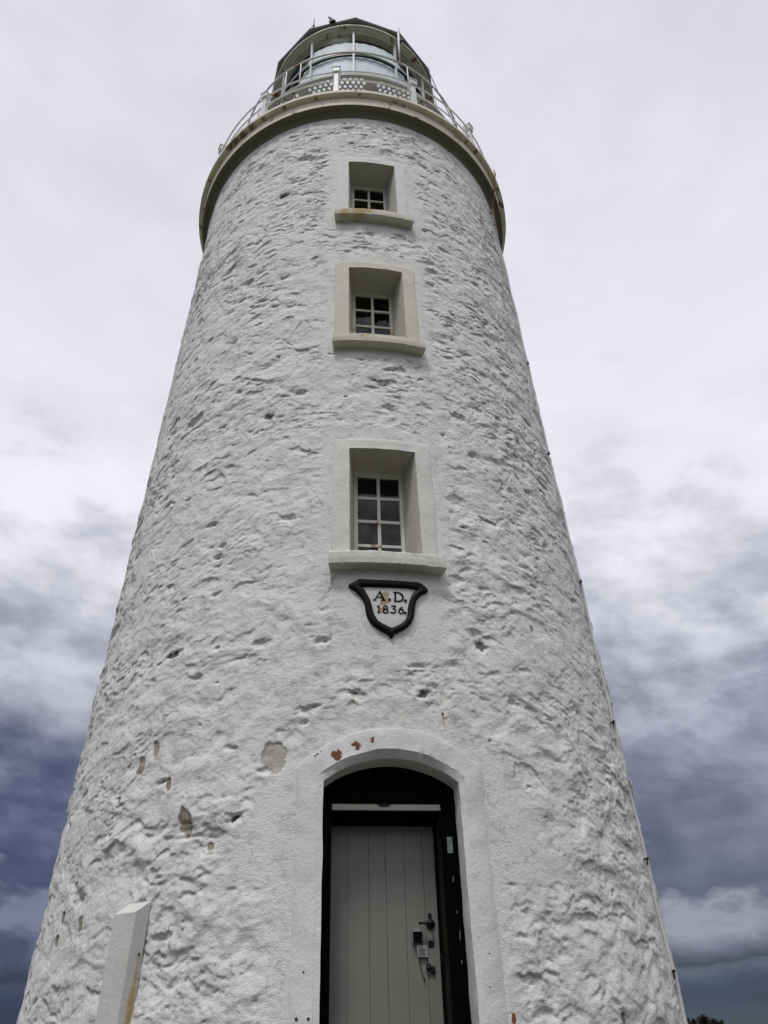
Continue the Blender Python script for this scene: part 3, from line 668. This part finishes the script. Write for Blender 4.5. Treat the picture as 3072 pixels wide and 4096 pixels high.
mb.obj('strand', M['brown'], t, True); mb = MB(); mb.tube([W(.234, dL+.010, .331), W(.240, dL+.010, .322)], .006, 8); mb.obj('end_tip', M['dark_iron'], t)
t = empty('padlock', W(.272, dL+.02, .40), 'black padlock hanging from the hasp low on the door', 'padlock')
mb = MB(); mb.tube([W(.268, dL+.012, .408), W(.268, dL+.016, .395), W(.270, dL+.014, .386)], [.016, .019, .015], 14); mb.box(W(.253, dL+.004, .382), TT*.034, NN*.02, UP*.045); mb.obj('lock_body', M['dark_iron'], t, bevel=.006)
mb = MB(); mb.tube([W(.272+.013*math.cos(a), dL+.014, .378+.016*math.sin(a)) for a in [2*math.pi*i/14 for i in range(14)]], .0035, 8, closed=True); mb.obj('shackle', M['steel'], t, True)

# ---- date plaque
OUT = [(-0.2626, 3.4289), (-0.1558, 3.4235), (-0.0014, 3.4212), (0.1492, 3.4193), (0.2855, 3.4221), (0.319, 3.4062), (0.3627, 3.3692), (0.3755, 3.345), (0.3715, 3.3285), (0.3532, 3.3137), (0.3179, 3.2971), (0.2819, 3.2649), (0.2535, 3.212), (0.2391, 3.1547), (0.2312, 3.0925), (0.2219, 3.043), (0.2031, 2.9993), (0.1652, 2.9487), (0.115, 2.913), (0.0632, 2.8866), (0.0414, 2.8739), (0.0272, 2.847), (0.0108, 2.83), (-0.0004, 2.8429), (-0.0091, 2.866), (-0.0349, 2.8826), (-0.092, 2.9104), (-0.1438, 2.9507), (-0.1798, 2.9949), (-0.2001, 3.0487), (-0.2098, 3.1093), (-0.2144, 3.1582), (-0.2272, 3.2014), (-0.2536, 3.2449), (-0.2776, 3.2794), (-0.3098, 3.3111), (-0.3476, 3.337), (-0.3612, 3.3544), (-0.353, 3.3721), (-0.3093, 3.4002)]
INN = [(-0.2416, 3.347), (-0.13, 3.344), (-0.004, 3.3441), (0.1345, 3.3442), (0.2639, 3.3445), (0.2682, 3.3398), (0.2663, 3.3364), (0.2645, 3.335), (0.2621, 3.3328), (0.2574, 3.3292), (0.2424, 3.315), (0.2181, 3.2811), (0.1991, 3.2385), (0.1826, 3.1873), (0.1712, 3.1246), (0.1628, 3.0659), (0.1472, 3.0255), (0.1103, 2.9871), (0.0687, 2.9579), (0.036, 2.9414), (0.0225, 2.9367), (0.0188, 2.9365), (0.0162, 2.9364), (0.0135, 2.9375), (0.0093, 2.9391), (-0.0116, 2.9484), (-0.0612, 2.9764), (-0.095, 2.9994), (-0.1207, 3.0378), (-0.1357, 3.0798), (-0.1454, 3.1284), (-0.1525, 3.1713), (-0.1626, 3.2083), (-0.1807, 3.2516), (-0.2017, 3.2922), (-0.2229, 3.3268), (-0.2363, 3.3394), (-0.2401, 3.3432), (-0.2411, 3.3451), (-0.2417, 3.3463)]
PL = empty('date_plaque', cone(0, 3.12, .01), 'shield shaped plaque with black border reading A.D. 1836 below the lowest window', 'plaque')
mb = MB()
# backing panel of smooth plaster
mb.grid(lambda u, v: cone(lerp(-.27, .29, u), lerp(2.86, 3.40, v), .012-.06*max(0, abs(u-.5)*2-.72)-.05*max(0, .25-v)), 20, 20)
mb.obj('panel', plaster('plaque_panel_limewash', (.64, .64, .635), bricks=None, tan=[tuple(cone(s, z, .012)-cone(0, 3.12, .01))+(r,) for s, z, r in [(-.025, 3.27, .045), (-.03, 3.21, .05), (-.055, 3.18, .03), (-.065, 3.11, .035)]]), PL, True, norm=False)
bm_ = bmesh.new()
n_ = len(OUT); prof = [(0., -.02), (.02, .022), (.16, .036), (.5, .041), (.84, .036), (.98, .022), (1., .008)]
mb = MB(); vs = []
for f_, off in prof:
    for (a, b2), (c_, d_) in zip(OUT, INN): vs.append(cone(lerp(a, c_, f_), lerp(b2, d_, f_), off))
mb.add(vs, [(j*n_+i, j*n_+(i+1) % n_, (j+1)*n_+(i+1) % n_, (j+1)*n_+i) for j in range(len(prof)-1) for i in range(n_)])
mb.obj('border', M['black_gloss'], PL, True, jit=.001); bm_.free()
# lettering: strokes in the plaque's own drawing grid
AF = ((0.0005428108, -2.15129e-05, -0.4467131578), (2.38018e-05, -0.00061661337, 3.5052170362))
def pq(x, y, off=.019): return cone(AF[0][0]*x+AF[0][1]*y+AF[0][2], AF[1][0]*x+AF[1][1]*y+AF[1][2], off)
mb = MB()
def stroke(pts, ws, closed=False):
    L = len(pts); ws = ws if isinstance(ws, (list, tuple)) else [ws]*L; vs = []
    for i, (x, y) in enumerate(pts):
        a = pts[(i-1) % L] if (closed or i) else pts[i]; b2 = pts[(i+1) % L] if (closed or i < L-1) else pts[i]
        tx, ty = b2[0]-a[0], b2[1]-a[1]; l = math.hypot(tx, ty) or 1; nx, ny = -ty/l*ws[i]*.42, tx/l*ws[i]*.42
        vs += [pq(x+nx, y+ny), pq(x-nx, y-ny), pq(x+nx, y+ny, .010), pq(x-nx, y-ny, .010)]
    fs = []
    for i in range(L if closed else L-1):
        j = (i+1) % L; fs += [(4*i, 4*i+1, 4*j+1, 4*j), (4*i, 4*j, 4*j+2, 4*i+2), (4*i+1, 4*i+3, 4*j+3, 4*j+1)]
    mb.add(vs, fs)
def dot(x, y, r):
    mb.add([pq(x+r*math.cos(a), y+r*math.sin(a)) for a in [2*math.pi*i/14 for i in range(14)]], [tuple(range(14))])
def ell(cx_, cy_, rx, ry, wt, a0=0, a1=360, n=22):
    full = a1-a0 == 360
    p = [(cx_+rx*math.cos(R_(a0+(a1-a0)*i/n)), cy_+ry*math.sin(R_(a0+(a1-a0)*i/n))) for i in range(n if full else n+1)]
    ww = [wt*(.75+.5*abs(math.cos(R_(a0+(a1-a0)*i/n)))) for i in range(len(p))]; stroke(p, ww, full)
stroke([(699, 358), (612, 498)], 16); stroke([(694, 355), (768, 500)], 32); stroke([(640, 452), (742, 456)], 15); stroke([(586, 496), (644, 501)], 15); stroke([(724, 502), (792, 504)], 14); dot(862, 500, 23)
stroke([(956, 374), (956, 520)], 32); stroke([(925, 370), (1000, 374), (1050, 394), (1080, 430), (1090, 468), (1076, 500), (1040, 520), (934, 523)], [14, 18, 26, 34, 36, 30, 20, 14]); dot(1128, 515, 25)
stroke([(685, 592), (685, 706)], 26); stroke([(654, 612), (690, 596)], 13); stroke([(658, 709), (710, 709)], 11)
ell(795, 628, 33, 28, 17); ell(797, 682, 40, 33, 19)
stroke([(888, 600), (965, 602)], 14); stroke([(968, 603), (918, 648)], 13); stroke([(912, 646), (948, 652), (966, 678), (955, 706), (915, 716), (872, 702)], [10, 18, 24, 22, 18, 13])
stroke([(1078, 612), (1042, 638), (1018, 675), (1012, 700)], [10, 18, 24, 22]); ell(1055, 688, 38, 34, 19); dot(1121, 716, 21)
mb.obj('lettering', M['letter'], PL, norm=False)

# ---- conduit casing on the left, following the batter
CC = empty('conduit_casing', cone(-1.70, ZG, .06), 'white boxed casing with sloped top fixed upright to the wall left of the door', 'casing')
ca = R_(-31.75)-AZ0
def cs(side, z, off):            # side -1..1 across the face
    s = ca*Rz(z); c0 = cone(s, z, off); a = AZ0+ca; tt = Vector((math.cos(a), math.sin(a), 0)); return c0+tt*(side*.108)
mb = MB()
def cc(u, v):
    zt_ = .80; z = lerp(ZG, zt_, v); 
    sd, off = [(-1, .0), (-1, .128), (-.94, .135), (.94, .135), (1, .128), (1, .0)][int(round(u*5))]
    return cs(sd, z-(off*.62 if v == 1 else 0)+(.07 if v == 1 else 0), off)
mb.grid(cc, 5, 24)
mb.add([cc(i/5, 1) for i in range(6)], [(0, 1, 2, 3, 4, 5)])
o0 = cone(-1.70, ZG, .06)
mb.obj('box_board', bevel=.004, mat=plaster('casing_paint', (.60, .595, .565), warm=(.52, .49, .41), pts=[tuple(cs(1.0, .50-.03*i, .03)-o0)+(.014+.0045*i,) for i in range(14)]), parent=CC)
mb = MB(); p = [cs(1.01, z, .045) for z in (.44,)]
mb.tube([cs(1.0, .52, .035), cs(1.06, .52, .035)], .008, 8); mb.obj('nail', M['brown'], CC)
# ---- lightning conductor strap with clips, right edge
DN = [(12.15, 2.735), (11.85, 2.74), (11.0, 2.80), (9.9, 2.86), (8.97, 2.87), (7.93, 2.80), (6.17, 2.79), (4.27, 2.90), (2.57, 2.88), (1.28, 2.945), (.39, 2.95), (-.45, 2.97)]
LC = empty('lightning_conductor', cone(2.97, ZG, .03), 'thin conductor cable clipped down the right edge of the white tower', 'cable')
pts = [cone(s, z, .035) for z, s in DN]
pp = []
for i in range(len(DN)-1):
    for j in range(8):
        z = lerp(DN[i][0], DN[i+1][0], j/8); s = lerp(DN[i][1], DN[i+1][1], j/8); pp.append(cone(s, z, .020+.006*math.sin(z*5)))
pp.append(pts[-1])
mb = MB(); mb.tube(pp[6:], .011, 8); mb.obj('cable', painted('cable_limewash', (.60, .60, .60), .7, .1, 0, 7), LC, True)
a_ = math.degrees(AZ0+2.735/Rz(12.15))
mb = MB(); mb.tube([pol(a_-6, 2.935, 12.6), pol(a_-5.6, 2.94, 12.5), pol(a_-4.5, 2.88, 12.34), pol(a_-3, 2.83, 12.22), cone(2.735, 12.0, .05), cone(2.76, 11.7, .035), cone(2.80, 11.2, .034), pp[10]], .014, 8); mb.obj('copper_tape', M['copper'], LC, True)
for z, s in [(11.85, 2.74), (11.5, 2.77), (7.93, 2.79), (6.17, 2.77), (4.27, 2.895), (2.57, 2.87), (1.28, 2.94), (.39, 2.95)]:
    mb = MB(); c0 = cone(s, z, -.03); c1 = cone(s-.03, z, .036); mb.tube([c0, c1], .008, 8)
    tt = (cone(s+.03, z, .03)-cone(s, z, .03)).normalized(); mb.box(c1-tt*.04+UP*-.010, tt*.06, UP*.020, (c1-c0).normalized()*.010)
    mb.tube([c1-tt*.035, c1-tt*.045+UP*-.06], .007, 6); mb.obj('clip', M['brown'] if z < 11 else M['copper'], LC)

# ---- gallery: moulded deck on the masonry head
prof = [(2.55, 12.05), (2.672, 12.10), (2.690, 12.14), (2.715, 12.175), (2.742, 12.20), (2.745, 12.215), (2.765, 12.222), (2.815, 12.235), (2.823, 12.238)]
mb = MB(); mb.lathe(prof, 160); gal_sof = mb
mb = MB(); mb.lathe([(2.823, 12.238), (2.830, 12.242), (2.832, 12.455), (2.905, 12.462), (2.913, 12.468), (2.915, 12.53), (2.908, 12.54), (2.60, 12.56), (1.60, 12.58)], 180)
gal = mb.obj('gallery', M['deck'], LH, True, norm=False); q = gal.modifiers.new('edges', 'EDGE_SPLIT'); q.split_angle = R_(30)
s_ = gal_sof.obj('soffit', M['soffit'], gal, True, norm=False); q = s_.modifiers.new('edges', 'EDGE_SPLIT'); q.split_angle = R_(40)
# rusty streak bands on the deck edge come with the paint; rails
def ringtube(R, z, r, n=180, k=8):
    mb.tube([pol(360*i/n, R, z) for i in range(n)], r, k, closed=True)
mb = MB(); ringtube(2.75, 13.487, .0145); g1 = mb.obj('top_rail', M['white'], gal, True)
mb = MB(); ringtube(2.75, 13.19, .0145); mb.obj('lower_rail', M['white'], gal, True)
NP = 13
def post_mesh():
    mb = MB(); a = 0
    c = pol(0, 2.75, 12.55)
    # tapering square post with collars and a pyramid-topped cap; built at bearing 0, origin at its foot
    def sq(z, h, dy=0): return [c+Vector((x*h, y*h, z)) for x, y in ((-1, -1), (1, -1), (1, 1), (-1, 1))]
    lev = [(0, .062), (.03, .062), (.05, .047), (.50, .041), (.83, .036), (.86, .036), (.865, .062), (.985, .062), (.99, .074), (1.015, .074), (1.045, .035)]
    vs = [v for z, h in lev for v in sq(z, h)]
    fs = [(4*j+i, 4*j+(i+1) % 4, 4*j+4+(i+1) % 4, 4*j+4+i) for j in range(len(lev)-1) for i in range(4)]+[(0, 3, 2, 1), tuple(4*(len(lev)-1)+i for i in range(4))]
    mb.add(vs, fs)
    for z in (.64, .935): mb.tube([c+Vector((-.075, 0, z)), c+Vector((.075, 0, z))], .026, 10)
    return mb, c
mbp, c0 = post_mesh(); proto = mbp.obj('railing_post', M['white'], gal, at=c0, bevel=.006)
for i in range(NP):
    az = -5.85+i*360/NP; o = proto if i == 0 else proto.copy()
    if i: COL.objects.link(o); o.parent = gal
    o.location = pol(az, 2.75, 12.55)-wloc(gal); o.rotation_euler = (0, 0, R_(az))

# ---- lantern
mb = MB(); mb.lathe([(1.80, 12.565), (1.80, 12.75), (1.74, 12.78), (1.72, 14.20), (1.74, 14.21), (1.74, 14.29), (1.70, 14.30), (1.60, 14.30), (1.60, 12.60)], 96)
lan = mb.obj('lantern', M['white'], LH, True, norm=False); q = lan.modifiers.new('edges', 'EDGE_SPLIT'); q.split_angle = R_(30)
mb = MB(); mb.lathe([(1.72, 14.30), (1.72, 17.36)], 96); mb.obj('glazing', M['glass'], lan, True, norm=False)
# mullions every 30 degrees with bolt holes, one horizontal bar
mu = None
for i in range(12):
    az = .4+i*30
    mb = MB(); c = pol(az, 1.735, 14.30); tt = (pol(az+1, 1, 0)-pol(az-1, 1, 0)).normalized(); nn = (pol(az, 2, 0)-pol(az, 1, 0))
    mb.box(c-tt*.019-nn*.02, tt*.038, nn*.045, UP*3.07); o = mb.obj('mullion', M['white'], lan)
    mb = MB()
    for j in range(14): mb.tube([pol(az, 1.76, 14.6+j*.2), pol(az, 1.764, 14.6+j*.2)], .010, 6)
    mb.obj('bolt_row', M['dark_iron'], o) if False else None
mb = MB(); mb.lathe([(1.70, 16.375), (1.742, 16.375), (1.742, 16.42), (1.70, 16.42), (1.70, 16.375)], 120); mb.obj('glazing_bar', M['dark_iron'], lan, False)
mb = MB(); mb.lathe([(1.705, 16.424), (1.75, 16.424), (1.75, 16.452), (1.705, 16.452), (1.705, 16.424)], 120); mb.obj('bar_cap', M['white'], lan, False)
# curtain hung inside the front panes, dropping away to the sides
mb = MB()
def cur(u, v):
    az = lerp(-80, 82, u); q = abs(az-1); zt_ = 17.04 - 1.70*max(0, min(1, (q-31)/24))**.9 - .9*max(0, min(1, (q-55)/26))
    z = lerp(14.30, zt_, v); return pol(az, 1.675+.004*math.sin(az*.9)+.002*math.sin(az*3.1), z)
mb.grid(cur, 200, 10); mb.obj('curtain', M['curtain'], lan, True, norm=False)
mb = MB(); mb.tube([pol(3*i, 1.52, 17.2) for i in range(120)], .022, 6, closed=True); mb.obj('curtain_rail', M['white'], lan, True)
# dark lining added inside so the far side of the lantern is not see-through
mb = MB(); mb.lathe([(1.42, 14.32), (1.42, 17.25), (1.0, 17.5), (.05, 17.7)], 64); mb.obj('dark_lining', M['dark'], lan, True, norm=False)
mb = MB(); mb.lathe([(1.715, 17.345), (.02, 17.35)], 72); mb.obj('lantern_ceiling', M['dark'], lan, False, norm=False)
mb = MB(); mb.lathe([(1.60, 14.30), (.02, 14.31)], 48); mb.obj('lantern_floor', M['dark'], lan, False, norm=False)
# cornice and twelve sided roof
mb = MB(); mb.lathe([(1.60, 17.33), (1.735, 17.335), (1.745, 17.36), (1.79, 17.385), (1.80, 17.41), (1.845, 17.435), (1.852, 17.47), (1.80, 17.60)], 144); c_ = mb.obj('cornice', M['cornice'], lan, True, norm=False); q = c_.modifiers.new('edges', 'EDGE_SPLIT'); q.split_angle = R_(35)
mb = MB(); A12 = [1.52+30*i for i in range(12)]
lv = [(1.70, 17.575), (1.915, 17.575), (1.93, 17.60), (1.925, 17.635), (1.86, 17.66), (1.45, 18.02), (.85, 18.35), (.35, 18.55), (.30, 18.62), (.30, 18.8)]
vs = [pol(a, R, z) for R, z in lv for a in A12]
mb.add(vs, [(j*12+i, j*12+(i+1) % 12, (j+1)*12+(i+1) % 12, (j+1)*12+i) for j in range(len(lv)-1) for i in range(12)])
mb.add([pol(a, .22*math.cos(q)+.02, 19.0+.24*math.sin(q)) for q in [-1.4+2.8*j/8 for j in range(9)] for a in A12], [(j*12+i, j*12+(i+1) % 12, (j+1)*12+(i+1) % 12, (j+1)*12+i) for j in range(8) for i in range(12)])
mb.obj('roof', M['roof'], lan, norm=True)
# perforated catwalk round the glass
mb = MB(); PW = 360/11
pitch = 2.62; rows = [(1.78+.068*r) for r in range(9)]
for r, Rr_ in enumerate(rows[:-1]):
    Ra, Rb = Rr_, rows[r+1]; Rc = (Ra+Rb)/2
    for p in range(11):
        a0 = 8.6+p*PW+2.1; a1 = 8.6+(p+1)*PW-2.1; nC = 11; dw = (a1-a0)/nC; sh = (r % 2)*.5
        mb.add([pol(a0-4.2, Ra, 14.22), pol(a0, Ra, 14.22), pol(a0, Rb, 14.22), pol(a0-4.2, Rb, 14.22)], [(0, 1, 2, 3)])
        cells = [(a0+dw*(i-sh), a0+dw*(i+1-sh)) for i in range(nC+(1 if sh else 0))]
        for ca_, cb in cells:
            l, h_ = max(ca_, a0), min(cb, a1)
            if h_-l < dw*.9:
                mb.add([pol(l, Ra, 14.22), pol(h_, Ra, 14.22), pol(h_, Rb, 14.22), pol(l, Rb, 14.22)], [(0, 1, 2, 3)]); continue
            m_ = (l+h_)/2; hx = (h_-l)/2; hr = (Rb-Ra)/2
            ou = [(hx, 0), (hx, hr), (0, hr), (-hx, hr), (-hx, 0), (-hx, -hr), (0, -hr), (hx, -hr)]
            inr = [(math.cos(R_(45*i))*hx*.66, math.sin(R_(45*i))*.030) for i in range(8)]
            vs = [pol(m_+x, Rc+y, 14.22) for x, y in ou]+[pol(m_+x, Rc+y, 14.22) for x, y in inr]
            mb.add(vs, [(i, (i+1) % 8, 8+(i+1) % 8, 8+i) for i in range(8)])
cw = mb.obj('catwalk', M['grate'], lan, norm=True); sm = cw.modifiers.new('thick', 'SOLIDIFY'); sm.thickness = .012; sm.offset = 1
mb = MB(); mb.lathe([(2.305, 14.212), (2.36, 14.212), (2.36, 14.275), (2.345, 14.275), (2.345, 14.235), (2.305, 14.235), (2.305, 14.212)], 132); mb.obj('catwalk_rim', M['grate'], lan, False)
mb = MB(); mb.lathe([(2.29, 15.195), (2.32, 15.195), (2.32, 15.228), (2.29, 15.228), (2.29, 15.195)], 132); mb.obj('catwalk_rail', M['whiterust'], lan, False)
st0 = None
for i, az in enumerate([-33.4+i*(360/14) for i in range(14)] + [-25.2+i*0 for i in range(1)]):
    if i == 14: continue
cwp = [-33.4, -8+-17.3, 26.6, 43, 62, 85, 110, 135, 160, 185, 210, 235, 260, 285, 308]
for i, az in enumerate(cwp):
    if st0 is None:
        mb = MB(); mb.tube([pol(0, 2.315, 14.25), pol(0, 2.305, 15.2)], .012, 8); st0 = mb.obj('stanchion', M['white'], lan, True, at=pol(0, 2.31, 14.25)); o = st0
    else: o = st0.copy(); COL.objects.link(o); o.parent = lan
    o.location = pol(az, 2.31, 14.25)-wloc(lan); o.rotation_euler = (0, 0, R_(az))
# stays from the catwalk down to the lantern foot
sy0 = None
for i, az in enumerate([-42, -64, 44, 66, 90, 120, 150, 180, 210, 240, 270]):
    if sy0 is None:
        mb = MB(); mb.tube([pol(0, 2.30, 14.24), pol(0, 2.18, 13.75), pol(0, 1.98, 13.2), pol(0, 1.80, 12.75)], .026, 8); sy0 = mb.obj('stay', M['white'], lan, True, at=pol(0, 1.8, 12.75)); o = sy0
    else: o = sy0.copy(); COL.objects.link(o); o.parent = lan
    o.location = pol(az, 1.8, 12.75)-wloc(lan); o.rotation_euler = (0, 0, R_(az))

# ---- aerials on the lantern
def mastline(name, label, pts_pole, pts_whip, extra=None):
    t = empty(name, pts_pole[0] if pts_pole else pts_whip[0], label, 'aerial')
    if pts_pole: mb = MB(); mb.tube(pts_pole, .018, 10); mb.obj('pole', M['white'], t, True)
    mb = MB(); mb.tube(pts_whip, [.013]*(len(pts_whip)-1)+[.007], 8); mb.obj('whip', M['dark_iron'], t, True)
    mb = MB(); c = pts_whip[0]; mb.tube([c+Vector((0, 0, -.03)), c+Vector((0, 0, .13))], .03, 8); mb.box(c+Vector((-.05, -.02, .02)), (.10, 0, 0), (0, .04, 0), (0, 0, .05)); mb.obj('clamp', M['dark_iron'], t)
mastline('whip_aerial', 'short thin aerial rising from the left eave of the lantern roof', None, [pol(-26.4, 1.885, 17.62), pol(-26.2, 1.885, 18.13)])
mastline('whip_aerial', 'thin aerial on a white pole beside the right side of the lantern glass', [pol(22.1, 2.35, 15.15), pol(22.5, 2.35, 16.35)], [pol(24.6, 2.25, 16.3), pol(24.6, 2.25, 16.85)])
t = empty('wind_vane', pol(-13, 1.86, 17.64), 'small black forked vane poking over the roof edge left of the apex', 'vane')
mb = MB(); mb.tube([pol(-12.2, 1.88, 17.60), pol(-14.0, 1.88, 17.74), pol(-15.2, 1.88, 17.84), pol(-16.1, 1.88, 17.90)], [.045, .034, .024, .012], 8); mb.obj('blade', M['dark_iron'], t)
mb = MB(); mb.tube([pol(-13.8, 1.88, 17.60), pol(-14.8, 1.88, 17.63), pol(-15.6, 1.88, 17.70)], [.03, .022, .010], 8); mb.obj('prong', M['dark_iron'], t)
# guy wire on the right of the lantern
t = empty('guy_wire', pol(58, 2.80, 12.56), 'thin wire slanting from the right roof eave down to the gallery deck', 'wire')
mb = MB(); mb.tube([pol(59, 1.90, 17.58), pol(60, 2.10, 16.2), pol(60, 2.30, 15.0), pol(60, 2.72, 12.6)], .010, 6); mb.obj('strand', M['dark_iron'], t)

# ---- shrubs beyond the tower, just topping the skyline
leafm, k, b = mat('shrub_leaf'); v = k.coord('Object')
k.put(b.inputs['Base Color'], k.mix(k.noise(v, 5, 4), (.010, .012, .006), (.022, .026, .011))); b.inputs['Roughness'].default_value = .7
for bi, (az, el, dist, rad, label) in enumerate([(20.45, .36, 25, .17, 'dark shrub top nearest the foot of the tower on the right'), (21.12, .50, 25.4, .17, 'tallest of the dark shrubs right of the tower foot'), (21.78, .31, 24.6, .24, 'dark shrub furthest right of the tower foot')]):
    rs = random.Random(40+bi); a = R_(az); px_, py_ = dist*math.sin(a), -9+dist*math.cos(a)
    ztop = EYE+dist*math.tan(R_(el)); gz = 0.0
    t = empty('shrub', (px_, py_, gz), label, 'shrub', 'shrubs on the skyline')
    mb = MB()
    for q in range(9):
        aa = rs.uniform(0, 6.28); rr = rad*math.sqrt(rs.random())
        mb.tube([(px_+rr*.2*math.cos(aa), py_+rr*.2*math.sin(aa), gz-.1), (px_+rr*.7*math.cos(aa), py_+rr*.7*math.sin(aa), ztop*.5), (px_+rr*math.cos(aa), py_+rr*math.sin(aa), ztop-.12)], [.03, .02, .009], 6)
    mb.obj('stem', M['brown'], t)
    mb = MB()
    for q in range(2200):
        aa = rs.uniform(0, 6.28); hh = rs.random()**.7; rr = rad*(1.2-.55*hh)*math.sqrt(rs.random())
        p = Vector((px_+rr*math.cos(aa), py_+rr*math.sin(aa), .35+(ztop-.42)*hh+rs.gauss(0, .02)+.05*math.sin(aa*3+bi)))
        d_ = Vector((rs.gauss(0, .6)+math.cos(aa)*.6, rs.gauss(0, .6)+math.sin(aa)*.6, rs.uniform(.0, 1.2))).normalized(); L = rs.uniform(.05, .10)
        sdv = d_.cross(Vector((rs.gauss(0, 1), rs.gauss(0, 1), rs.gauss(0, 1)))).normalized()*L*.27
        mb.add([p, p+d_*L*.5+sdv, p+d_*L, p+d_*L*.5-sdv], [(0, 1, 2, 3)])
    mb.obj('foliage', leafm, t, norm=False)
